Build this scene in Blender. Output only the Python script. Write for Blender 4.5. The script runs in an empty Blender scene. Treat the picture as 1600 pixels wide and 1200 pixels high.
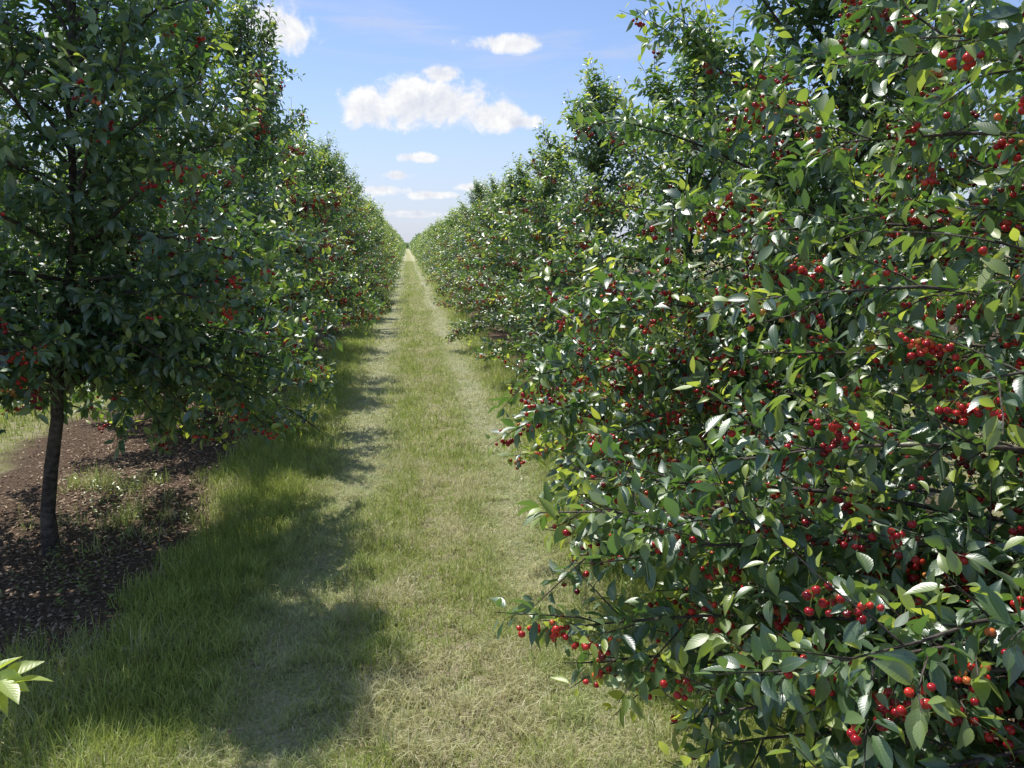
import bpy, math
import numpy as np
from mathutils import Vector, Matrix
from mathutils.kdtree import KDTree

scene = bpy.context.scene
UP = np.array([0, 0, 1.0])

# ------------------------------------------------------------------ helpers
def link(o):
    scene.collection.objects.link(o)
    return o

def mk_mesh(name, V, T, mat, col=None, smooth=True):
    me = bpy.data.meshes.new(name)
    V = np.asarray(V, np.float32); T = np.asarray(T, np.int32)
    me.vertices.add(len(V)); me.vertices.foreach_set("co", V.ravel())
    me.loops.add(T.size); me.loops.foreach_set("vertex_index", T.ravel())
    me.polygons.add(len(T))
    me.polygons.foreach_set("loop_start", np.arange(0, T.size, 3, dtype=np.int32))
    me.polygons.foreach_set("use_smooth", np.full(len(T), smooth, dtype=bool))
    if col is not None:
        a = me.attributes.new("Col", 'FLOAT_COLOR', 'POINT')
        a.data.foreach_set("color", np.asarray(col, np.float32).ravel())
    me.update(calc_edges=True)
    me.materials.append(mat)
    return me

def norm(a):
    return a / np.maximum(np.linalg.norm(a, axis=-1, keepdims=True), 1e-9)

_nr = np.random.default_rng(99)
_grid = _nr.random((256, 256))
def vnoise(x, y, s):
    x = np.asarray(x) * s + 1000.3; y = np.asarray(y) * s + 1000.7
    xi = np.floor(x).astype(int); yi = np.floor(y).astype(int)
    fx = x - xi; fy = y - yi
    fx = fx * fx * (3 - 2 * fx); fy = fy * fy * (3 - 2 * fy)
    g = lambda i, j: _grid[i % 256, j % 256]
    return (g(xi, yi) * (1 - fx) + g(xi + 1, yi) * fx) * (1 - fy) + (g(xi, yi + 1) * (1 - fx) + g(xi + 1, yi + 1) * fx) * fy

# ------------------------------------------------------------------ camera
CAM_H = 1.8
YAW, PITCH = math.radians(7.6), math.radians(10.1)
cam_d = bpy.data.cameras.new("camera"); cam = link(bpy.data.objects.new("camera", cam_d))
cam.location = (0, 0, CAM_H)
cam.rotation_euler = (math.radians(90) - PITCH, 0, -YAW)
cam_d.sensor_width = 36; cam_d.lens = 27.2
cam_d.clip_start = 0.05; cam_d.clip_end = 5000
scene.camera = cam
CF = np.array([math.sin(YAW) * math.cos(PITCH), math.cos(YAW) * math.cos(PITCH), -math.sin(PITCH)])
CR = np.array([math.cos(YAW), -math.sin(YAW), 0])
CU = np.cross(CR, CF)
def azel(px, py):
    d = CF + (px - 800) / 1209 * CR - (py - 600) / 1209 * CU
    d = d / np.linalg.norm(d)
    return math.atan2(d[0], d[1]), math.asin(d[2])

# ------------------------------------------------------------------ node helper
class NT:
    def __init__(s, nt):
        s.nt = nt; s.n = nt.nodes; s.l = nt.links; s.n.clear()
    def put(s, sock, v):
        if isinstance(v, bpy.types.NodeSocket): s.l.new(v, sock)
        elif v is not None:
            if hasattr(sock.default_value, '__len__') and not hasattr(v, '__len__'):
                v = [v] * len(sock.default_value)
            if hasattr(v, '__len__') and len(v) == 3 and len(sock.default_value) == 4: v = (*v, 1)
            sock.default_value = v
    def math(s, op, a, b=None, c=None, clamp=False):
        n = s.n.new('ShaderNodeMath'); n.operation = op; n.use_clamp = clamp
        s.put(n.inputs[0], a)
        if b is not None: s.put(n.inputs[1], b)
        if c is not None: s.put(n.inputs[2], c)
        return n.outputs[0]
    def mix(s, f, a, b):
        n = s.n.new('ShaderNodeMix'); n.data_type = 'RGBA'
        s.put(n.inputs[0], f); s.put(n.inputs[6], a); s.put(n.inputs[7], b)
        return n.outputs[2]
    def noise(s, vec, scale, detail=3, rough=0.5, dist=0):
        n = s.n.new('ShaderNodeTexNoise')
        if vec is not None: s.put(n.inputs['Vector'], vec)
        n.inputs['Scale'].default_value = scale; n.inputs['Detail'].default_value = detail
        n.inputs['Roughness'].default_value = rough; n.inputs['Distortion'].default_value = dist
        return n.outputs[0]
    def smooth(s, v, a, b):
        n = s.n.new('ShaderNodeMapRange'); n.interpolation_type = 'SMOOTHSTEP'
        s.put(n.inputs[0], v); n.inputs[1].default_value = a; n.inputs[2].default_value = b
        return n.outputs[0]
    def bump(s, h, strength, dist):
        n = s.n.new('ShaderNodeBump'); n.inputs['Strength'].default_value = strength
        n.inputs['Distance'].default_value = dist; s.l.new(h, n.inputs['Height'])
        return n.outputs[0]
    def bsdf(s, color, rough, normal=None, spec=0.5):
        n = s.n.new('ShaderNodeBsdfPrincipled')
        s.put(n.inputs['Base Color'], color); s.put(n.inputs['Roughness'], rough)
        s.put(n.inputs['Specular IOR Level'], spec)
        if normal is not None: s.l.new(normal, n.inputs['Normal'])
        return n.outputs[0]
    def trans(s, color):
        n = s.n.new('ShaderNodeBsdfTranslucent'); s.put(n.inputs[0], color); return n.outputs[0]
    def mixsh(s, f, a, b):
        n = s.n.new('ShaderNodeMixShader'); s.put(n.inputs[0], f); s.l.new(a, n.inputs[1]); s.l.new(b, n.inputs[2])
        return n.outputs[0]
    def out(s, sh):
        n = s.n.new('ShaderNodeOutputMaterial'); s.l.new(sh, n.inputs[0])
    def attr(s):
        n = s.n.new('ShaderNodeAttribute'); n.attribute_name = "Col"
        sp = s.n.new('ShaderNodeSeparateColor'); s.l.new(n.outputs['Color'], sp.inputs[0])
        return sp.outputs[0], sp.outputs[1], sp.outputs[2], n.outputs['Alpha']
    def pos(s):
        n = s.n.new('ShaderNodeNewGeometry')
        sp = s.n.new('ShaderNodeSeparateXYZ'); s.l.new(n.outputs['Position'], sp.inputs[0])
        return n.outputs['Position'], sp.outputs[0], sp.outputs[1], sp.outputs[2]

def new_mat(name):
    m = bpy.data.materials.new(name); m.use_nodes = True
    return m, NT(m.node_tree)

# ------------------------------------------------------------------ materials
def leaf_material(near):
    m, t = new_mat("cherry_leaf" if near else "cherry_foliage")
    r, g, b, u = t.attr()
    c = t.mix(r, (0.022, 0.066, 0.042), (0.170, 0.265, 0.092))
    c = t.mix(g, c, (0.46, 0.57, 0.09))
    geo = t.n.new('ShaderNodeNewGeometry')
    nrm = None
    if near:
        rib = t.math('SUBTRACT', 1.0, t.smooth(b, 0.0, 0.14))
        c = t.mix(t.math('MULTIPLY', rib, 0.45), c, (0.24, 0.32, 0.14))
        vein = t.math('SINE', t.math('MULTIPLY', t.math('SUBTRACT', u, t.math('MULTIPLY', b, 0.22)), 62.0))
        nrm = t.bump(t.math('SUBTRACT', vein, t.math('MULTIPLY', rib, 1.5)), 0.12, 0.001)
    cb = t.mix(0.5, c, (0.24, 0.30, 0.20))
    c2 = t.mix(geo.outputs['Backfacing'], c, cb)
    rough = t.math('ADD', t.math('ADD', 0.35, t.math('MULTIPLY', r, 0.14)), t.math('MULTIPLY', geo.outputs['Backfacing'], 0.10))
    pn = t.n.new('ShaderNodeBsdfPrincipled')
    t.l.new(c2, pn.inputs['Base Color']); t.l.new(rough, pn.inputs['Roughness'])
    pn.inputs['Specular IOR Level'].default_value = 1.0; pn.inputs['IOR'].default_value = 1.7
    if nrm is not None: t.l.new(nrm, pn.inputs['Normal'])
    tc = t.mix(g, (0.20, 0.42, 0.04), (0.84, 0.92, 0.09))
    t.out(t.mixsh(t.math('ADD', 0.27, t.math('MULTIPLY', g, 0.23)), pn.outputs[0], t.trans(tc)))
    return m

def cherry_material():
    m, t = new_mat("cherry_skin")
    r, g, b, a = t.attr()
    n = t.n.new('ShaderNodeValToRGB'); cr = n.color_ramp
    cr.elements[0].position = 0; cr.elements[0].color = (0.11, 0.004, 0.010, 1)
    cr.elements[1].position = 1; cr.elements[1].color = (0.75, 0.34, 0.09, 1)
    e = cr.elements.new(0.42); e.color = (0.38, 0.011, 0.020, 1)
    e = cr.elements.new(0.80); e.color = (0.70, 0.050, 0.032, 1)
    t.l.new(r, n.inputs[0])
    c = t.mix(g, n.outputs[0], (0.20, 0.27, 0.06))
    n = t.n.new('ShaderNodeBsdfPrincipled'); t.l.new(c, n.inputs['Base Color'])
    n.inputs['Roughness'].default_value = 0.2
    t.out(n.outputs[0])
    return m

def bark_material():
    m, t = new_mat("cherry_bark")
    tc = t.n.new('ShaderNodeTexCoord')
    mp = t.n.new('ShaderNodeMapping'); mp.inputs['Scale'].default_value = (9, 9, 24)
    t.l.new(tc.outputs['Object'], mp.inputs[0])
    n1 = t.noise(mp.outputs[0], 1.0, 4, 0.6); n2 = t.noise(tc.outputs['Object'], 34, 4, 0.7)
    h = t.math('ADD', n1, n2)
    c = t.mix(t.smooth(h, 0.75, 1.3), (0.042, 0.034, 0.030), (0.16, 0.130, 0.112))
    t.out(t.bsdf(c, 0.8, t.bump(h, 0.6, 0.008), 0.25))
    return m

def grass_material():
    m, t = new_mat("grass_blade")
    r, g, b, a = t.attr()  # random, dry, height, pale
    c = t.mix(r, (0.23, 0.325, 0.055), (0.63, 0.70, 0.20))
    dry = t.mix(r, (0.60, 0.52, 0.30), (0.88, 0.82, 0.60))
    c = t.mix(g, c, dry)
    c = t.mix(a, c, (0.75, 0.76, 0.54))
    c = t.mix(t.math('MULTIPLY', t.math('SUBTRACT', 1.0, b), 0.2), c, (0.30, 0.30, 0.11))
    sh = t.bsdf(c, 0.42, None, 0.5)
    t.out(t.mixsh(0.38, sh, t.trans(c)))
    return m

ROW0 = 2.5; ROWP = 4.65
def ground_material(path):
    m, t = new_mat("path_turf" if path else "orchard_soil")
    p, x, y, z = t.pos()
    big = t.noise(p, 1.3, 4, 0.6); mid = t.noise(p, 7, 4, 0.65); fine = t.noise(p, 45, 4, 0.7)
    soil = t.mix(t.smooth(fine, 0.3, 0.7), (0.085, 0.056, 0.039), (0.29, 0.200, 0.140))
    soil = t.mix(t.smooth(mid, 0.55, 0.8), soil, (0.33, 0.24, 0.17))
    straw = t.mix(fine, (0.38, 0.34, 0.18), (0.68, 0.62, 0.40))
    green = t.mix(t.smooth(fine, 0.3, 0.7), (0.22, 0.25, 0.075), (0.48, 0.50, 0.20))
    turf = t.mix(t.smooth(mid, 0.40, 0.62), green, straw)
    def gauss(c0, s):
        d = t.math('DIVIDE', t.math('SUBTRACT', x, c0), s)
        return t.math('POWER', 2.718, t.math('MULTIPLY', t.math('MULTIPLY', d, d), -1.0))
    if path:
        far = t.smooth(y, 3.0, 12.0)
        tr = t.math('MAXIMUM', gauss(-0.45, 0.24), gauss(0.74, 0.22))
        turf = t.mix(t.math('MULTIPLY', tr, t.math('ADD', .25, t.math('MULTIPLY', far, .35))), turf, t.mix(fine, (0.50, 0.49, 0.33), (0.72, 0.69, 0.52)))
        near = t.math('SUBTRACT', 1.0, t.smooth(y, 2.6, 7.5))
        wn = t.math('ADD', t.math('ADD', mid, t.math('MULTIPLY', t.math('SUBTRACT', fine, .5), 1.0)), t.math('MULTIPLY', near, .08))
        worn = t.math('MULTIPLY', t.math('MINIMUM', t.math('MULTIPLY', gauss(0.24, 0.36), 1.4), 1.0), t.smooth(wn, 0.52, 0.66))
        bare = t.mix(t.smooth(fine, 0.35, 0.65), (0.17, 0.125, 0.080), (0.52, 0.44, 0.28))
        turf = t.mix(t.math('MULTIPLY', worn, .85), turf, bare)
        edge = t.math('MAXIMUM', t.smooth(x, 1.2, 1.5), t.smooth(t.math('MULTIPLY', x, -1), 1.0, 1.3))
        c = t.mix(t.math('MULTIPLY', edge, t.smooth(mid, 0.3, 0.55)), turf, soil)
    else:
        mm = t.n.new('ShaderNodeMath'); mm.operation = 'FLOORED_MODULO'
        t.l.new(t.math('ADD', x, -ROW0 + ROWP / 2), mm.inputs[0]); mm.inputs[1].default_value = ROWP
        d = t.math('ABSOLUTE', t.math('SUBTRACT', mm.outputs[0], ROWP / 2))
        d = t.math('ADD', d, t.math('MULTIPLY', t.math('SUBTRACT', big, 0.5), 0.9))
        c = t.mix(t.smooth(d, 1.15, 1.5), soil, turf)
    h = t.math('ADD', t.math('MULTIPLY', mid, 2), t.math('MULTIPLY', fine, 1.6))
    t.out(t.bsdf(c, 0.95, t.bump(h, 1.0, 0.035), 0.1))
    return m

def litter_material():
    m, t = new_mat("dry_leaf")
    r, g, b, a = t.attr()
    c = t.mix(r, (0.12, 0.074, 0.048), (0.54, 0.40, 0.28))
    t.out(t.bsdf(c, 0.8, None, 0.2))
    return m

M_LEAF = leaf_material(True); M_FOL = leaf_material(False); M_CHERRY = cherry_material(); M_BARK = bark_material()
M_GRASS = grass_material(); M_SOIL = ground_material(False); M_PATH = ground_material(True); M_LIT = litter_material()

# ------------------------------------------------------------------ leaf mesh
def leaf_template(us, ws, petiole):
    u = [0.0]; v = [0.0]; e = [0.0]; T = []
    k = len(us)
    for a, w in zip(us, ws):
        u += [a, a, a]; v += [-w, 0, w]; e += [1, 0, 1]
    u.append(1.0); v.append(0.0); e.append(0.0)
    tip = len(u) - 1
    T += [(0, 2, 1), (0, 3, 2)]
    for i in range(k - 1):
        a = 1 + 3 * i; b = a + 3
        T += [(a, a + 1, b + 1), (a, b + 1, b), (a + 1, a + 2, b + 2), (a + 1, b + 2, b + 1)]
    a = 1 + 3 * (k - 1)
    T += [(a, a + 1, tip), (a + 1, a + 2, tip)]
    if petiole:
        n = len(u)
        u += [-0.24, -0.24]; v += [-0.012, 0.012]; e += [0, 0]
        T += [(n, n + 1, 0)]
    return np.array(u), np.array(v), np.array(e), np.array(T)
TPL = {0: leaf_template([.1, .27, .48, .68, .86], [.11, .195, .22, .165, .07], True),
       1: leaf_template([.28, .68], [.195, .18], False),
       2: leaf_template([.45], [.26], False)}

def leaves_mesh(name, P, A, N, S, tint, young, lod, rng, mat=None):
    u, v, e, T = TPL[lod]
    n = len(P); k = len(u)
    A = norm(A); N = norm(N - (N * A).sum(1, keepdims=True) * A)
    B = np.cross(A, N)
    fold = rng.uniform(.1, .7, n)[:, None]; curl = rng.uniform(-.08, .5, n)[:, None]
    wid = rng.uniform(.8, 1.15, n)[:, None]
    tw = rng.normal(0, .25, n)[:, None]
    vv = v[None] * wid
    w = fold * np.abs(vv) - curl * (u[None] ** 2) + tw * vv * u[None]
    uu = u[None] * (1 - 0.25 * curl * u[None])
    V = P[:, None] + S[:, None, None] * (uu[..., None] * A[:, None] + vv[..., None] * B[:, None] + w[..., None] * N[:, None])
    TT = (T[None] + (np.arange(n) * k)[:, None, None]).reshape(-1, 3)
    col = np.empty((n, k, 4), np.float32)
    col[..., 0] = tint[:, None]; col[..., 1] = young[:, None]; col[..., 2] = e[None]; col[..., 3] = u[None]
    return mk_mesh(name, V.reshape(-1, 3), TT, mat or (M_LEAF if lod == 0 else M_FOL), col.reshape(-1, 4))

class Tubes:
    def __init__(s): s.V = []; s.T = []; s.n = 0
    def add(s, pts, rad, k):
        pts = np.asarray(pts, float); m = len(pts)
        t = norm(np.gradient(pts, axis=0))
        ref = np.array([1.0, 0.13, 0.07]) if abs(t[0][2]) > .8 else np.array([0, 0.1, 1.0])
        a = norm(np.cross(t, ref)); b = np.cross(t, a)
        th = np.arange(k) * 2 * math.pi / k
        rad = np.broadcast_to(rad, (m,))
        ring = pts[:, None] + rad[:, None, None] * (np.cos(th)[None, :, None] * a[:, None] + np.sin(th)[None, :, None] * b[:, None])
        s.V.append(ring.reshape(-1, 3))
        i = np.arange(m - 1)[:, None] * k; j = np.arange(k)[None]; j2 = (j + 1) % k
        q = np.stack([i + j, i + j2, i + k + j2, i + k + j], -1).reshape(-1, 4)
        s.T.append(np.concatenate([q[:, [0, 1, 2]], q[:, [0, 2, 3]]]) + s.n)
        s.n += m * k
    def mesh(s, name, mat):
        return mk_mesh(name, np.concatenate(s.V), np.concatenate(s.T), mat)

def resample(pts, s):
    seg = np.linalg.norm(np.diff(pts, axis=0), axis=1); L = np.concatenate([[0], np.cumsum(seg)])
    x = s * L[-1]
    return np.stack([np.interp(x, L, pts[:, i]) for i in range(3)], -1), L[-1]

def cherry_template(sub):
    import bmesh
    bm = bmesh.new(); bmesh.ops.create_icosphere(bm, subdivisions=sub, radius=1.0)
    V = np.array([v.co[:] for v in bm.verts]); T = np.array([[v.index for v in f.verts] for f in bm.faces]); bm.free()
    r = np.hypot(V[:, 0], V[:, 1])
    V[:, 2] *= 0.94
    V[:, 2] -= np.where(V[:, 2] > 0, 0.28 * np.exp(-(r / .35) ** 2), 0)
    R = 0.0097 if sub > 1 else 0.0125
    V = V * R; V[:, 2] -= 0.042
    if sub == 1: return V, T, np.zeros(len(V))
    st = Tubes(); st.add([[0, 0, 0], [.002, 0, -.014], [.001, .001, -.026], [0, 0, -.0345]], 0.0009, 3)
    V2 = st.V[0]; T2 = st.T[0] + len(V)
    g = np.concatenate([np.zeros(len(V)), np.ones(len(V2))])
    return np.concatenate([V, V2]), np.concatenate([T, T2]), g
CT = {0: cherry_template(3), 1: cherry_template(2), 2: cherry_template(1)}

def rot_tilt(az, tilt, spin):
    n = len(az)
    c, s = np.cos(spin), np.sin(spin)
    Rz = np.zeros((n, 3, 3)); Rz[:, 0, 0] = c; Rz[:, 0, 1] = -s; Rz[:, 1, 0] = s; Rz[:, 1, 1] = c; Rz[:, 2, 2] = 1
    ax = np.stack([np.cos(az), np.sin(az), 0 * az], -1)
    K = np.zeros((n, 3, 3)); K[:, 0, 2] = ax[:, 1]; K[:, 1, 2] = -ax[:, 0]; K[:, 2, 0] = -ax[:, 1]; K[:, 2, 1] = ax[:, 0]
    I = np.eye(3)[None]
    Rt = I + np.sin(tilt)[:, None, None] * K + (1 - np.cos(tilt))[:, None, None] * (K @ K)
    return Rt @ Rz

def cherries_mesh(name, P, Rm, S, tint, lod):
    V0, T0, g = CT[lod]; n = len(P); k = len(V0)
    V = P[:, None] + S[:, None, None] * np.einsum('nij,kj->nki', Rm, V0)
    T = (T0[None] + (np.arange(n) * k)[:, None, None]).reshape(-1, 3)
    col = np.ones((n, k, 4), np.float32); col[..., 0] = tint[:, None]; col[..., 1] = g[None]
    return mk_mesh(name, V.reshape(-1, 3), T, M_CHERRY, col.reshape(-1, 4))

# ------------------------------------------------------------------ tree generator
def make_tree(seed, H=4.3, R=1.5, nl=34, zlow=0.8, lod=1, lean=(0, 0), subsp=0.085, leafsp=0.021, leafsize=0.078,
              ncl=150, extra=(), base=(0, 0), keepout=None, trunk_r=0.07, minz=0.25, upshoots=40, drop=38, mult=2,
              texp=1.0, cone=.56, sprig=None, carve=.05, fz=2.8, young=.34):
    rng = np.random.default_rng(seed)
    base3 = np.array([base[0], base[1], 0.0])
    tk = Tubes(); br = Tubes()
    nz = 16; zz = np.linspace(0, 1, nz)
    wob = np.cumsum(rng.normal(0, .018, (nz, 2)), axis=0); wob -= wob[0]
    tp = np.stack([lean[0] * zz + wob[:, 0], lean[1] * zz + wob[:, 1], zz * H * .92 - 0.03], -1)
    tr = trunk_r * (1 - zz) ** 1.2 + 0.006; tr[0] *= 1.25
    tk.add(tp, tr, 12)
    limbs = []
    for i in range(nl):
        t = ((i + rng.random() * .8) / nl) ** texp
        z = zlow + t * (H * .86 - zlow)
        p0, _ = resample(tp, np.array([z / (H * .92)])); p0 = p0[0]
        phi = i * 2.39996 + rng.normal(0, .35)
        L = R * min(1, .88 + 1.0 * t) * (1 - t) ** cone * rng.uniform(.66, 1.14) + .28
        e0 = math.radians(12 + 58 * t + rng.normal(0, 10)); dr = math.radians(drop * (1 - t) ** 1.2 + rng.normal(0, 10))
        pts = [p0]; m = 9
        for j in range(m):
            e = e0 - dr * j / m
            phi += rng.normal(0, .1)
            pts.append(pts[-1] + L / m * np.array([math.cos(phi) * math.cos(e), math.sin(phi) * math.cos(e), math.sin(e)]))
        limbs.append((np.array(pts), 0.0085 * (1 - t) ** .5 + .004))
    nreg = len(limbs)
    for (a, b, sag) in extra:
        a = np.array(a) - base3; b = np.array(b) - base3
        s = np.linspace(0, 1, 12)[:, None]
        pts = a * (1 - s) + b * s + UP * (sag * 4 * s * (1 - s)) + np.cumsum(rng.normal(0, .006, (12, 3)), axis=0)
        limbs.append((pts, .008))
    nodesP = []; nodesD = []; nodesY = []
    fruitP = []
    def add_leaf_line(pts, sp, y0, y1, tipn):
        seg = np.linalg.norm(np.diff(pts, axis=0), axis=1).sum()
        n = max(3, int(seg / sp)); s = (np.arange(n) + rng.random(n) * .7) / n
        s = .08 + .92 * s
        P, _ = resample(pts, s); d = norm(np.gradient(P, axis=0) + 1e-6)
        yo = np.where(s > 1 - tipn / n, rng.uniform(y0, y1), 0) * rng.uniform(.7, 1.1, n)
        nodesP.append(P); nodesD.append(d); nodesY.append(yo)
        return P
    for pts, r0 in limbs:
        m = len(pts)
        br.add(pts, r0 * (1 - np.linspace(0, 1, m)) ** .7 + .0022, 5 if lod < 2 else 4)
        seg = np.linalg.norm(np.diff(pts, axis=0), axis=1).sum()
        n = max(3, int(seg / subsp))
        s = .08 + .92 * (np.arange(n) + rng.random(n) * .5) / n
        P, _ = resample(pts, s); D = norm(np.gradient(P, axis=0) + 1e-6)
        side = 1
        for q in range(n):
            side = -side; d = D[q]
            hor = norm(np.cross(d, UP)); upv = np.cross(hor, d)
            roll = rng.normal(0.25, .85)
            lat = hor * side * math.cos(roll) + upv * math.sin(roll)
            ang = math.radians(rng.uniform(25, 72))
            dd = norm(d * math.cos(ang) + lat * math.sin(ang))
            l = rng.uniform(.15, .42) * (1 - .3 * s[q]) * (1.2 if rng.random() < .2 else 1)
            k = 4; pp = [P[q]]
            bend = rng.uniform(-.35, .35)
            for j in range(k):
                dd = norm(dd + UP * bend / k + rng.normal(0, .07, 3))
                pp.append(pp[-1] + dd * l / k)
            pp = np.array(pp)
            if keepout is not None and not keepout(pp[-1:] + base3).all(): continue
            if lod < 2: br.add(pp, np.linspace(.0034, .0013, k + 1), 3)
            yflag = rng.random() < (young + .38 * (s[q] > .7))
            LP = add_leaf_line(pp, leafsp, .3 if yflag else 0, 1.0 if yflag else .1, 5)
            if s[q] > .35: fruitP.append(LP[len(LP) // 5:max(3, int(len(LP) * .85))])
        add_leaf_line(pts[-4:], leafsp * 1.0, .3, 1.0, 4)
    for q in range(upshoots):
        pts, _ = limbs[int(nreg * (rng.random() ** .55) * .999)] if q % 3 else limbs[nreg - 1 - (q // 3) % 20]
        P, _ = resample(pts, np.array([rng.uniform(.45, 1.0)])); p = P[0]
        out = norm(np.array([p[0], p[1], 0]) + 1e-6)
        dd = norm(UP + out * rng.uniform(.05, .6) + rng.normal(0, .12, 3)); l = rng.uniform(.22, .58)
        pp = [p]
        for j in range(4):
            dd = norm(dd + rng.normal(0, .05, 3)); pp.append(pp[-1] + dd * l / 4)
        pp = np.array(pp)
        if keepout is not None and not keepout(pp + base3).all(): continue
        if lod < 2: br.add(pp, np.linspace(.004, .0015, 5), 3)
        add_leaf_line(pp, leafsp * 1.35, .35, 1.0, 6)
    P = np.concatenate(nodesP); D = np.concatenate(nodesD); Y = np.concatenate(nodesY)
    rep = np.where(Y > .3, 1, rng.choice([1, 2, 3], len(P), p=[.35, .4, .25]) if mult > 1 else 1)
    P = np.repeat(P, rep, 0); D = np.repeat(D, rep, 0); Y = np.repeat(Y, rep, 0)
    n = len(P)
    phi = np.arange(n) * 2.39996 + rng.normal(0, .6, n)
    ref = np.where(np.abs(D[:, 2:3]) > .9, np.array([[1.0, 0, 0]]), UP[None])
    h = norm(np.cross(D, ref)); v = np.cross(h, D)
    rad = np.cos(phi)[:, None] * h + np.sin(phi)[:, None] * v
    A = norm(D * rng.uniform(.1, 1.0, n)[:, None] + rad + UP[None] * (rng.normal(-.25, .35, n) + .35 * Y)[:, None])
    N = UP[None] * 1.0 + rng.normal(0, .58, (n, 3)) + D * .3
    S = leafsize * rng.uniform(.5, 1.2, n) * (1 - .2 * (Y > .5))
    PP = P + A * .02
    tint = np.clip(rng.beta(1.2, 1.8, n), 0, 1)
    F = np.concatenate(fruitP); F = F[(F[:, 2] > minz + .08) & (F[:, 2] < H * .86)]
    if keepout is not None: F = F[keepout(F + base3)]
    w = vnoise(F[:, 0] * 1 + F[:, 2], F[:, 1] + F[:, 2] * .7 + seed, 2.4)
    rr = np.hypot(F[:, 0], F[:, 1]) / (R * (1 - F[:, 2] / (H * 1.15)))
    F = F[((w + .5 * np.clip(rr - .7, -.5, .5) - .22 * np.clip(F[:, 2] - fz + 1.0, 0, 3)) > .52)]
    idx = rng.choice(len(F), min(ncl, len(F)), replace=False)
    FC = F[idx]
    CPs = []; CT_t = []
    for p in FC:
        k = rng.choice([1, 2, 3, 5, 7, 10], p=[.16, .20, .2, .18, .14, .12]); CPs.append(np.repeat(p[None], k, 0) + rng.normal(0, .015, (k, 3)))
        CT_t.append(rng.normal(.48, .20) + rng.normal(0, .15, k))
    CP = np.concatenate(CPs); n = len(CP)
    Rm = rot_tilt(rng.uniform(0, 6.28, n), rng.uniform(.05, .9, n), rng.uniform(0, 6.28, n))
    res = {}
    res['fruit'] = (CP, Rm, rng.uniform(.78, 1.15, n), np.clip(np.concatenate(CT_t), 0, 1))
    ok = PP[:, 2] > minz
    if keepout is not None:
        ok &= keepout(PP + base3)
    kd = KDTree(len(FC))
    out = norm(FC * np.array([1, 1, 0]) + 1e-6)
    for i, p in enumerate(FC + out * .045 - UP * .035): kd.insert(p, i)
    kd.balance()
    mid = PP + A * (S * .5)[:, None]
    near = np.array([kd.find(p)[2] for p in mid])
    ok &= ~(near < carve)
    PP, A, N, S, tint, Y = PP[ok], A[ok], N[ok], S[ok], tint[ok], Y[ok]
    if sprig is not None:
        tip = np.array(sprig) - base3
        st = np.array([tp[4][0], tp[4][1], 1.2]); s = np.linspace(0, 1, 10)[:, None]
        br.add(st * (1 - s) + tip * s + UP * .16 * s * (1 - s), np.linspace(.008, .0018, 10), 5)
        q = 6; a = np.arange(q) * 2.4 + .4
        PP = np.concatenate([PP, np.repeat(tip[None], q, 0) + np.array([[-.010 * (i % 4), 0, .004 * i] for i in range(q)])])
        A = np.concatenate([A, np.stack([.8 + .4 * np.cos(a), .8 * np.sin(a), .5 * np.cos(a * 1.7) + .1], -1)])
        N = np.concatenate([N, UP[None] + rng.normal(0, .3, (q, 3))]); S = np.concatenate([S, rng.uniform(.055, .078, q)])
        tint = np.concatenate([tint, np.full(q, .6)]); Y = np.concatenate([Y, np.full(q, .75)])
    res.update(trunk=tk.mesh("trunk", M_BARK), branches=br.mesh("branches", M_BARK),
               crown=leaves_mesh("crown", PP, A, N, S, tint, Y, lod, rng))
    return res

GROUP = "cherry trees planted in orchard rows"
def tree_root(x, y, label, rotz=0, sc=1.0, tilt=(0, 0)):
    e = bpy.data.objects.new("cherry_tree", None); e.empty_display_size = .3
    e.location = (x, y, 0); e.rotation_euler = (tilt[0], tilt[1], rotz)
    e.scale = sc if hasattr(sc, '__len__') else (sc, sc, sc)
    e["label"] = label; e["category"] = "tree"; e["group"] = GROUP
    return link(e)
def part(name, me, root, kind=None, label=None):
    o = bpy.data.objects.new(name, me); o.parent = root
    if kind: o["kind"] = kind
    if label: o["label"] = label
    return link(o)

CHERRY_VAR = []
for i, tn in enumerate([.15, .35, .5, .62, .75, .9]):
    CHERRY_VAR.append(cherries_mesh("cherry", np.zeros((1, 3)), np.eye(3)[None], np.ones(1), np.array([tn]), 0))

def place_unique(res, x, y, label, individuals=100):
    root = tree_root(x, y, label)
    part("trunk", res['trunk'], root); part("branches", res['branches'], root); part("crown", res['crown'], root)
    CP, Rm, S, tint = res['fruit']
    mask = np.ones(len(CP), bool)
    if individuals:
        W = CP + np.array([x, y, 0]) - np.array([0, 0, CAM_H])
        dep = W @ CF; px = (W @ CR) / dep; py = (W @ CU) / dep
        vis = (dep > .3) & (np.abs(px) < .66) & (np.abs(py) < .5)
        order = np.argsort(np.where(vis, dep, 1e6))[:individuals]
        order = [i for i in order if vis[i]]
        for i in order:
            k = int(np.argmin([abs(tint[i] - t) for t in [.15, .35, .5, .62, .75, .9]]))
            o = part("cherry", CHERRY_VAR[k], root)
            o.matrix_local = Matrix.Translation(Vector(CP[i])) @ Matrix(Rm[i].tolist()).to_4x4() @ Matrix.Scale(float(S[i]), 4)
        mask[order] = False
    part("cherries", cherries_mesh("cherries", CP[mask], Rm[mask], S[mask], tint[mask], 1), root, kind="stuff")

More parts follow.
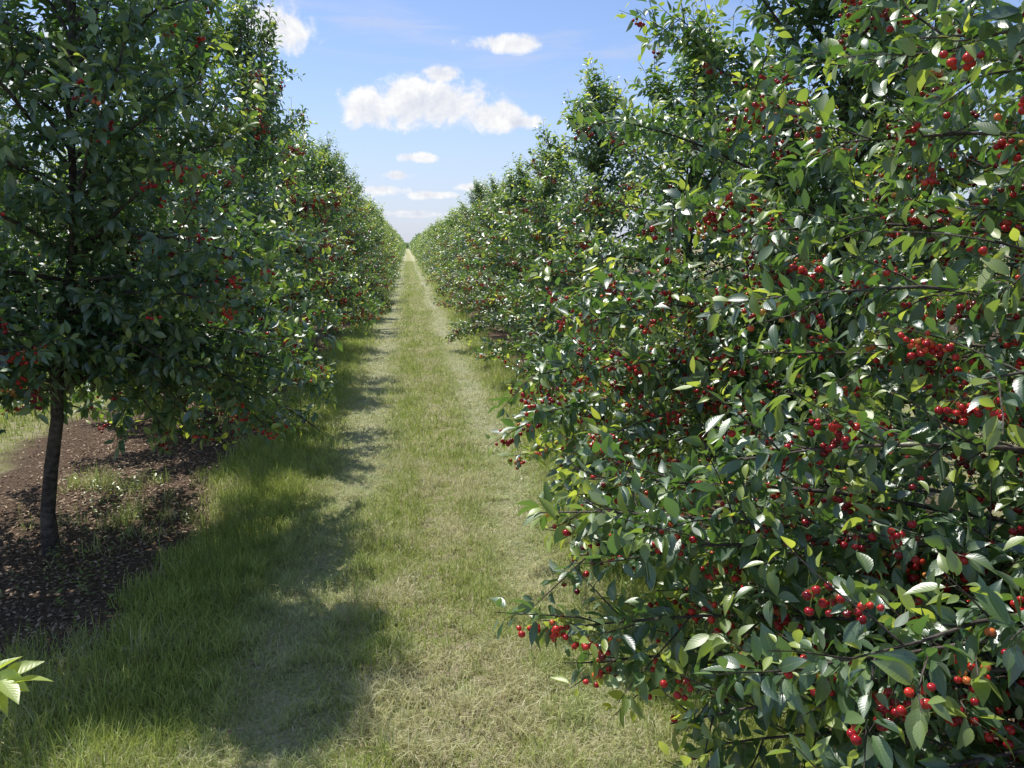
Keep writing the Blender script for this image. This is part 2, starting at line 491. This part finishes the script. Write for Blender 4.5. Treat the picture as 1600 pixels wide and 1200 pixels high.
def keep(dmin):
    def f(W):
        d = W - np.array([0, 0, CAM_H])
        return np.linalg.norm(d, axis=1) > dmin
    return f
def keep_right(W):
    d = W - np.array([0, 0, CAM_H])
    r = np.linalg.norm(d, axis=1)
    return (r > 1.05) & (W[:, 0] > .12 + .25 * np.clip(1.9 - W[:, 1], 0, 1))
def keep_left(W):
    return (W[:, 0] < -.62) & (W[:, 0] / np.maximum(W[:, 1], .05) < -.58)

# ---- right row
RX, LX = 2.5, -2.15
E1 = [((.34, 2.15, 1.0), .8), ((.42, 2.05, .72), .7), ((.62, 1.8, .55), .65), ((.78, 1.5, .85), .8), ((.8, 2.3, .7), .6), ((.85, 1.35, 1.0), .9),
      ((.9, 1.9, 1.25), 1.1), ((.95, 1.4, .55), .6), ((.6, 2.0, .95), .9), ((.5, 2.25, .85), .7), ((.5, 2.35, 1.05), .85), ((.65, 2.5, .8), .7), ((.5, 2.1, .55), .55),
      ((1.15, 2.6, 1.45), 1.3), ((1.4, 2.9, 1.85), 1.6), ((1.5, 2.6, 1.15), 1.1), ((1.3, 2.4, 2.1), 1.8), ((1.6, 2.9, 2.45), 2.0), ((1.0, 2.2, 1.65), 1.4),
      ((1.15, 1.7, 2.25), 1.9), ((1.25, 1.9, 2.6), 2.2), ((1.5, 2.3, .8), .8), ((1.8, 2.7, 1.5), 1.2), ((1.7, 2.5, 1.9), 1.6), ((1.4, 2.2, 1.5), 1.3), ((1.2, 2.3, 1.0), .9), ((1.6, 2.2, 2.3), 2.0), ((1.3, 1.6, 1.5), 1.4),
      ((.85, 1.9, .38), .5), ((1.1, 1.7, .3), .45), ((1.0, 2.3, .42), .5), ((1.3, 2.1, .35), .45), ((.75, 1.6, .4), .5), ((1.1, 1.4, .28), .4), ((1.4, 1.8, .3), .4), ((1.2, 2.6, .5), .5), ((.7, 2.1, .5), .55), ((.9, 1.6, .7), .65), ((1.0, 2.0, .9), .8)]
t1 = make_tree(11, H=4.1, R=1.8, nl=56, zlow=.4, lod=0, subsp=.068, leafsp=.022, leafsize=.071, ncl=1350, base=(RX, 1.3),
               keepout=keep_right, minz=.1, extra=[((2.4, 1.35, z), tip, .12) for tip, z in E1], carve=.033, drop=45, young=.42)
place_unique(t1, RX, 1.3, "leafy cherry tree loaded with red cherries, branches overhanging the grass")
E2 = [((.5, 3.3, 1.22), .9), ((.7, 3.1, .95), .8), ((.8, 3.3, 1.45), 1.2), ((1.0, 2.9, 1.9), 1.6), ((1.35, 3.0, 2.4), 2.0), ((1.6, 2.6, 1.1), .9), ((1.9, 2.6, 1.6), 1.3),
      ((2.0, 2.7, 2.2), 1.9), ((1.5, 2.8, .75), .6), ((2.2, 2.9, 1.2), 1.0), ((1.2, 3.2, .7), .6), ((2.2, 2.9, 2.7), 2.3), ((1.4, 3.0, 1.6), 1.3), ((1.0, 3.6, 1.1), .9), ((1.9, 3.0, 2.8), 2.5),
      ((.75, 3.6, .7), .6), ((.85, 4.2, .62), .6), ((.95, 4.9, .6), .55), ((.7, 3.9, .95), .85), ((.85, 4.8, 1.0), .95), ((1.2, 3.5, .42), .5), ((1.3, 4.3, .4), .45), ((1.3, 5.2, .45), .5), ((.6, 3.6, 1.0), .85)]
t2 = make_tree(12, H=4.25, R=1.75, nl=68, zlow=.4, lod=0, subsp=.068, leafsp=.022, leafsize=.078, ncl=1400, base=(RX, 4.3), minz=.22, cone=.64, texp=1.05,
               keepout=keep(1.0), extra=[((2.45, 4.25, z), tip, .13) for tip, z in E2], carve=.033, drop=45, young=.40)
place_unique(t2, RX, 4.3, "broad cherry tree with clusters of red cherries beside the path")
# ---- left row near
l0 = make_tree(21, H=4.0, R=.95, nl=40, zlow=1.0, lod=0, subsp=.09, leafsp=.024, ncl=80, base=(LX, .4), keepout=keep_left, leafsize=.08, sprig=(-.645, 1.2, 1.12))
place_unique(l0, LX, .4, "cherry tree whose lowest sprig of lime leaves reaches out", 0)
l1 = make_tree(22, H=4.6, R=1.4, nl=78, zlow=1.0, lod=0, lean=(.50, 0), subsp=.064, leafsp=.023, leafsize=.078, ncl=480, base=(LX, 4.7), trunk_r=.038, minz=.42, texp=1.35, cone=.70, young=.26,
               extra=[((-2.1, 4.7, 1.2), (-.9, 4.8, .75), .2), ((-2.1, 4.7, 1.2), (-.9, 5.5, .62), .2), ((-2.1, 4.7, 1.3), (-.7, 4.5, 1.25), .1), ((-2.1, 4.7, 1.2), (-1.3, 5.1, .55), .25), ((-2.1, 4.7, 1.3), (-1.7, 5.7, .5), .2),
                      ((-2.1, 4.7, 1.2), (-1.2, 5.9, .6), .2), ((-2.1, 4.7, 1.3), (-2.4, 6.0, .6), .2), ((-2.1, 4.7, 1.4), (-3.0, 5.6, .7), .15), ((-2.1, 4.7, 1.4), (-2.2, 3.9, 1.35), .1),
                      ((-2.1, 4.7, 1.2), (-1.5, 4.9, .7), .2), ((-2.1, 4.7, 1.3), (-.75, 5.1, .9), .2), ((-2.1, 4.7, 1.3), (-1.6, 4.4, .95), .15), ((-2.1, 4.7, 1.5), (-.8, 4.2, 1.6), .1), ((-2.1, 4.7, 1.3), (-1.1, 4.3, 1.05), .15),
                      ((-2.1, 4.7, 1.3), (-3.2, 5.2, .9), .15), ((-2.1, 4.7, 1.3), (-3.0, 6.2, .55), .2), ((-2.1, 4.7, 1.2), (-1.9, 6.0, .5), .2),
                      ((-2.1, 4.7, 1.3), (-1.3, 4.6, .8), .2), ((-2.1, 4.7, 1.3), (-.85, 4.6, .95), .15), ((-2.1, 4.7, 1.6), (-2.9, 4.3, 1.5), .1)], carve=.03)
place_unique(l1, LX, 4.7, "cherry tree with bare leaning trunk standing in brown soil")

# ---- shared variants
def variant(res, lod):
    CP, Rm, S, tint = res['fruit']
    res['cherries'] = cherries_mesh("cherries", CP, Rm, S, tint, lod)
    return res
MID = [variant(make_tree(31 + i, H=4.3 + .15 * i, R=1.7, nl=66, zlow=.35, lod=1, subsp=.076, leafsp=.026, leafsize=.089, ncl=600, minz=.15, upshoots=80, drop=48, carve=.034, cone=.68, texp=1.08, young=.28), 2) for i in range(4)]
FAR = [variant(make_tree(51 + i, H=4.4, R=1.65, nl=44, zlow=.35, lod=2, subsp=.125, leafsp=.05, leafsize=.15, ncl=220, minz=.15, drop=46, carve=.034, cone=.6, young=.28), 2) for i in range(3)]
prng = np.random.default_rng(5)
def place_shared(x, y, right, vi, boost=1.0):
    d = y
    res = MID[vi % 4] if d < 32 else FAR[vi % 3]
    s = prng.uniform(.93, 1.07); hz = (0.82 if right else 0.96) * prng.uniform(.92, 1.08) * boost
    lab = "cherry tree dotted with red fruit in a dense row" if d < 34 else "distant green cherry tree merging into the orchard row"
    root = tree_root(x + prng.normal(0, .07), y + prng.normal(0, .12), lab, prng.uniform(0, 6.28), (s, s, s * hz), (prng.normal(0, .02), prng.normal(0, .02)))
    part("trunk", res['trunk'], root); part("branches", res['branches'], root); part("crown", res['crown'], root)
    if d < 60: part("cherries", res['cherries'], root, kind="stuff")
SP = 3.1
k = 0
for i in range(52):
    place_shared(RX + (.1 if i < 1 else 0), 7.2 + i * SP, True, k, 1); k += 1
    place_shared(LX + (.08 if i < 5 else 0), 7.7 + i * SP, False, k + 1, 1.12 if i < 2 else 1)
for i in range(7):
    place_shared(LX - ROWP, 5.0 + i * SP, False, k + i)
for i in range(4):
    place_shared(RX + ROWP, 5.5 + i * SP, True, k + i + 1)

rng = np.random.default_rng(77)
n = 26000
yy = 166 + 420 * rng.random(n) ** 1.5; side = rng.integers(0, 2, n)
xc = np.where(side == 0, LX, RX); xx = xc + rng.normal(0, .55, n)
zmax = 3.9 + .5 * np.sin(yy * 1.9) + rng.normal(0, .15, n)
zz = .3 + rng.random(n) * zmax * (1 - .25 * np.abs(xx - xc))
P = np.stack([xx, yy, zz], -1); SZ = rng.uniform(.3, .6, n)
m2 = 5000
P2 = np.stack([rng.uniform(-14, 14, m2), rng.normal(590, 1.5, m2), rng.random(m2) * 4.2], -1)
P = np.concatenate([P, P2]); SZ = np.concatenate([SZ, rng.uniform(.6, 1.0, m2)]); n = len(P)
me = leaves_mesh("far_orchard", P, rng.normal(0, 1, (n, 3)), UP[None] + rng.normal(0, .5, (n, 3)), SZ, rng.random(n), rng.random(n) * .3, 2, rng)
o = link(bpy.data.objects.new("orchard_rows", me)); o["kind"] = "stuff"; o["label"] = "far green mass of cherry rows meeting at the horizon"; o["category"] = "trees"

# ------------------------------------------------------------------ ground
def grid_mesh(name, xs, ys, z, mat, jit=0):
    X, Y = np.meshgrid(xs, ys, indexing='ij'); Z = np.full_like(X, z)
    if jit:
        X = X.copy(); X[0] += (vnoise(Y[0], Y[0] * 0, 1.1) - .5) * jit; X[-1] += (vnoise(Y[0], Y[0] * 0 + 9, 1.1) - .5) * jit
    V = np.stack([X, Y, Z], -1).reshape(-1, 3); nx, ny = len(xs), len(ys)
    i = np.arange(nx - 1)[:, None] * ny; j = np.arange(ny - 1)[None]
    q = np.stack([i + j, i + ny + j, i + ny + j + 1, i + j + 1], -1).reshape(-1, 4)
    return mk_mesh(name, V, np.concatenate([q[:, [0, 1, 2]], q[:, [0, 2, 3]]]), mat, smooth=False)
o = link(bpy.data.objects.new("ground", grid_mesh("ground", np.array([-1500., 1500]), np.array([-300., 2500]), 0, M_SOIL))); o["kind"] = "structure"; o["label"] = "brown orchard soil with grassy alleys"; o["category"] = "ground"
o = link(bpy.data.objects.new("path", grid_mesh("path", np.linspace(-1.3, 1.5, 6), np.concatenate([np.arange(-8, 80, .25), np.linspace(80, 588, 50)]), .004, M_PATH, .35))); o["kind"] = "structure"; o["label"] = "mown grass track with pale worn wheel marks"; o["category"] = "path"

# ------------------------------------------------------------------ grass
def grass(n, x0, x1, y0, y1, wmul, hmul, rng, alley=False):
    x = rng.uniform(x0, x1, n); y = y0 + (y1 - y0) * rng.random(n) ** 1.15
    mx0 = (vnoise(y, y * 0 + 3, .6) - .5) * .3
    g = lambda c, s: np.exp(-((x - c - mx0) / s) ** 2)
    patch = vnoise(x, y, 2.2); fine = vnoise(x + 50, y, 7.0); big = vnoise(x, y + 30, .7)
    if alley:
        dens = np.clip(1.0 - np.abs(x - (LX - ROWP / 2)) / 1.0, 0, 1) * 1.4; track = worn = x * 0
        hgt = .04 + .06 * patch
        dry = (rng.random(n) < .2).astype(float)
    else:
        track = np.maximum(g(-.45, .23), g(.74, .21)) * (.35 + .8 * vnoise(x, y + 7, 1.6)) * (.6 + .4 * np.clip((y - 2.5) / 3, 0, 1))
        nearw = np.clip((7.5 - y) / 4.5, 0, 1)
        worn = g(.24, .32) * (.35 + .65 * nearw)
        nl = np.clip((3.8 - y) / 1.2, 0, 1)
        rag = 1.0 * (vnoise(x * 0 + 4, y, 1.3) - .5) + .8 * (fine - .5)
        edge = np.maximum(np.clip((x - 1.2) / .6, 0, 1), np.clip((-x - 1.12 + .45 * rag) / .4, 0, 1) * (1 - .6 * nl))
        small = vnoise(x + 21, y + 5, 15.0)
        dens = .66 + .6 * fine - .85 * worn * np.clip((.35 * patch + .7 * fine + .8 * small) * 2.6 - 1.9, 0, 1) - 1.2 * edge * (.6 + .8 * (1 - patch)) + .2 * track
        tuft = np.clip((vnoise(x + 9, y + 3, 11.0) - .62) * 5, 0, 1)
        hgt = .018 + .045 * patch * fine * 2 + .045 * tuft + .10 * np.clip(np.abs(x - .15) - .75, 0, .6) * (1 - .5 * edge) + .025 * g(-.02, .14) + .025 * g(.5, .1)
        hgt = hgt * (1 - .4 * track)
        dry = (rng.random(n) < .22 + .6 * worn * (.4 + patch) + .22 * track + .5 * np.clip(fine * patch * 4 - .8, 0, 1) - .18 * (np.abs(x - .15) > .95)).astype(float) * rng.uniform(.4, 1, n)
    ok = rng.random(n) < dens
    x, y, hgt, dry, track = x[ok], y[ok], hgt[ok], dry[ok], track[ok]; n = len(x)
    h = hgt * rng.uniform(.5, 1.7, n) * hmul * (1 - .3 * dry); w = rng.uniform(.0011, .0024, n) * wmul
    az = rng.uniform(0, 6.28, n); dx, dy = np.cos(az), np.sin(az)
    leanv = np.clip(rng.gamma(2, .3, n) + 1.3 * track * rng.random(n) + .7 * dry, 0, 2.6)
    b = rng.uniform(0, 6.28, n); wx, wy = np.cos(b) * w, np.sin(b) * w
    V = np.empty((n, 5, 3))
    cz = 1 / np.sqrt(1 + leanv ** 2)
    mx = x + dx * h * leanv * .28 * cz; my = y + dy * h * leanv * .28 * cz; mz = h * .58 * cz ** .5
    tx = x + dx * h * leanv * cz; ty = y + dy * h * leanv * cz; tz = np.maximum(h * cz * (1 - .12 * leanv), .012)
    V[:, 0] = np.stack([x - wx, y - wy, x * 0], -1); V[:, 1] = np.stack([x + wx, y + wy, x * 0], -1)
    V[:, 2] = np.stack([mx + wx * .85, my + wy * .85, mz], -1); V[:, 3] = np.stack([mx - wx * .85, my - wy * .85, mz], -1)
    V[:, 4] = np.stack([tx, ty, tz], -1)
    T = np.array([[0, 1, 2], [0, 2, 3], [3, 2, 4]])
    TT = (T[None] + (np.arange(n) * 5)[:, None, None]).reshape(-1, 3)
    col = np.empty((n, 5, 4), np.float32); col[..., 0] = rng.random(n)[:, None]; col[..., 1] = dry[:, None]
    col[..., 2] = np.array([0, 0, .6, .6, 1])[None]; col[..., 3] = (np.clip(track * .85 * rng.uniform(.3, 1.1, n), 0, 1) * (1 - dry))[:, None]
    return V.reshape(-1, 3), TT, col.reshape(-1, 4)
rng = np.random.default_rng(8)
parts = [grass(340000, -2.6, 2.0, 1.9, 6.5, 1.1, 1.0, rng), grass(140000, -2.3, 2.1, 6.5, 14, 1.7, 1.05, rng),
         grass(80000, -1.9, 1.9, 14, 34, 3.0, 1.0, rng), grass(40000, -1.8, 1.8, 34, 95, 7, 1.0, rng),
         grass(40000, -5.8, -3.4, 4, 16, 2.2, 1.2, rng, True)]
Vs, Ts, Cs, off = [], [], [], 0
for v, t, c in parts:
    Vs.append(v); Ts.append(t + off); Cs.append(c); off += len(v)
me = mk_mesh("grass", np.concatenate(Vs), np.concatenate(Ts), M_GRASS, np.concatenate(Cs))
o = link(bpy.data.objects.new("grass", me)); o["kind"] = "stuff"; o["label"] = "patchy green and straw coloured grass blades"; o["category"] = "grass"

n = 34000
x = np.where(rng.random(n) < .8, LX, RX) + rng.normal(0, .62, n); y = rng.uniform(2.3, 14, n)
P = np.stack([x, y, rng.uniform(.004, .010, n)], -1)
A = norm(np.stack([rng.normal(0, 1, n), rng.normal(0, 1, n), rng.normal(0, .10, n)], -1))
me = leaves_mesh("litter", P, A, UP[None] + rng.normal(0, .2, (n, 3)), rng.uniform(.012, .040, n), rng.random(n) ** 1.2, x * 0, 1, rng, M_LIT)
o = link(bpy.data.objects.new("leaf_litter", me)); o["kind"] = "stuff"; o["label"] = "dry brown fallen leaves on bare soil"; o["category"] = "leaves"

PW, AW, NW, SW, TW, YW = [], [], [], [], [], []
spots = [(1.05, 4.2), (1.15, 4.6), (.95, 4.9), (1.2, 5.3), (1.3, 4.0), (-2.6, 4.1), (-2.2, 3.9), (-1.9, 4.3), (-2.7, 3.6), (1.0, 3.5), (1.1, 6.0), (1.2, 7.0)]
spots += [(rng.uniform(-2.4, -1.3), rng.uniform(2.6, 6)) for _ in range(9)]
for (sx, sy) in spots:
    for q in range(8):
        bx, by = sx + rng.normal(0, .12), sy + rng.normal(0, .15); hh = rng.uniform(.05, .18)
        m = int(hh / .018); ll = rng.normal(0, .25, 2)
        for j in range(m):
            s = (j + 1) / m
            PW.append((bx + ll[0] * hh * s, by + ll[1] * hh * s, hh * s)); a = j * 2.4 + rng.random()
            AW.append((math.cos(a), math.sin(a), .5)); NW.append((0, 0, 1)); SW.append(rng.uniform(.018, .04)); TW.append(rng.random()); YW.append(rng.uniform(.15, .6))
me = leaves_mesh("weeds", np.array(PW), np.array(AW), np.array(NW, float), np.array(SW), np.array(TW), np.array(YW), 1, rng)
o = link(bpy.data.objects.new("weeds", me)); o["kind"] = "stuff"; o["label"] = "low light green broad leaved weeds"; o["category"] = "weeds"

# ------------------------------------------------------------------ light
S_EL, S_AZ = math.radians(63), math.radians(-33)
sd = Vector((math.cos(S_EL) * math.sin(S_AZ), math.cos(S_EL) * math.cos(S_AZ), math.sin(S_EL)))
sl = bpy.data.lights.new("sun", 'SUN'); sl.energy = 5.0; sl.angle = math.radians(.5); sl.color = (1, .97, .90)
so = link(bpy.data.objects.new("sun", sl)); so.rotation_euler = sd.to_track_quat('Z', 'Y').to_euler(); so.location = (-10, 10, 20)

w = bpy.data.worlds.new("World"); scene.world = w; w.use_nodes = True
t = NT(w.node_tree)
sky = t.n.new('ShaderNodeTexSky'); sky.sky_type = 'NISHITA'; sky.sun_disc = False
sky.sun_elevation = S_EL; sky.sun_rotation = S_AZ % (2 * math.pi); sky.air_density = 1.0; sky.dust_density = .6; sky.ozone_density = 2.5
tc = t.n.new('ShaderNodeTexCoord'); D = tc.outputs['Generated']
sp = t.n.new('ShaderNodeSeparateXYZ'); t.l.new(D, sp.inputs[0])
az = t.math('ARCTAN2', sp.outputs[0], sp.outputs[1]); el = t.math('ARCSINE', sp.outputs[2])
def ell(px, py, rx, ry):
    a0, e0 = azel(px, py)
    dx = t.math('DIVIDE', t.math('SUBTRACT', az, a0), rx / 1209)
    dy = t.math('DIVIDE', t.math('SUBTRACT', el, e0), ry / 1209)
    return t.math('SUBTRACT', 1.0, t.math('SQRT', t.math('ADD', t.math('MULTIPLY', dx, dx), t.math('MULTIPLY', dy, dy))))
CL = [(575, 165, 48, 42), (640, 158, 65, 42), (700, 165, 75, 40), (765, 182, 75, 26), (815, 190, 45, 14), (690, 116, 34, 13),
      (790, 68, 62, 15), (655, 246, 32, 9), (620, 274, 24, 8), (590, 297, 50, 10), (675, 305, 40, 7), (735, 292, 26, 8), (438, 45, 62, 38), (60, 90, 110, 50), (1300, 200, 130, 50), (640, 335, 70, 7)]
f = None
for c in CL:
    e = ell(*c); f = e if f is None else t.math('SMOOTH_MAX', f, e, 0.12)
n1 = t.noise(D, 26, 7, .64, .3)
vm = t.n.new('ShaderNodeVectorMath'); vm.operation = 'ADD'; t.l.new(D, vm.inputs[0]); vm.inputs[1].default_value = (-.006, 0.0, .012)
n1s = t.noise(vm.outputs[0], 26, 4, .64, .3)
fld = t.math('ADD', f, t.math('MULTIPLY', t.math('SUBTRACT', n1, .5), 2.1))
mask = t.smooth(fld, 0.0, .55)
shade = t.math('ADD', .66, t.math('MULTIPLY', t.math('SUBTRACT', n1, n1s), 2.6), clamp=True)
thick = t.smooth(fld, .35, 1.1)
ccol = t.mix(shade, (.70, .75, .87), (1.0, 1.0, 1.0))
ccol = t.mix(t.math('MULTIPLY', thick, t.math('MULTIPLY', t.math('SUBTRACT', 1.0, shade), .5)), ccol, (.64, .67, .78))
mp = t.n.new('ShaderNodeMapping'); mp.inputs['Scale'].default_value = (1.6, 2.0, 11); mp.inputs['Rotation'].default_value = (0, .12, 0); t.l.new(D, mp.inputs[0])
veil = t.math('MULTIPLY', t.smooth(t.noise(mp.outputs[0], 1.9, 6, .62, .9), .43, .72), .5)
wisp = t.math('MULTIPLY', t.smooth(t.math('ADD', ell(600, 38, 130, 20), t.math('MULTIPLY', t.math('SUBTRACT', t.noise(mp.outputs[0], 9, 5, .6, .5), .5), 1.6)), 0.0, .9), .55)
veil = t.math('MAXIMUM', veil, wisp)
low = t.math('MULTIPLY', t.math('SUBTRACT', 1.0, t.smooth(el, -0.02, .24)), .7)
veil = t.math('MAXIMUM', veil, low)
skc = t.n.new('ShaderNodeMix'); skc.data_type = 'RGBA'; skc.blend_type = 'MULTIPLY'; skc.inputs[0].default_value = 1
t.l.new(sky.outputs[0], skc.inputs[6]); skc.inputs[7].default_value = (.92, .93, 1.06, 1)
b1 = t.n.new('ShaderNodeBackground'); t.l.new(skc.outputs[2], b1.inputs[0]); b1.inputs[1].default_value = .15
b2 = t.n.new('ShaderNodeBackground'); b2.inputs[0].default_value = (.68, .76, .97, 1); b2.inputs[1].default_value = .9
b3 = t.n.new('ShaderNodeBackground'); t.l.new(ccol, b3.inputs[0]); b3.inputs[1].default_value = 1.0
s1 = t.mixsh(veil, b1.outputs[0], b2.outputs[0]); s2 = t.mixsh(mask, s1, b3.outputs[0])
ow = t.n.new('ShaderNodeOutputWorld'); t.l.new(s2, ow.inputs[0])

scene.view_settings.view_transform = 'Standard'; scene.view_settings.look = 'None'; scene.view_settings.exposure = 0
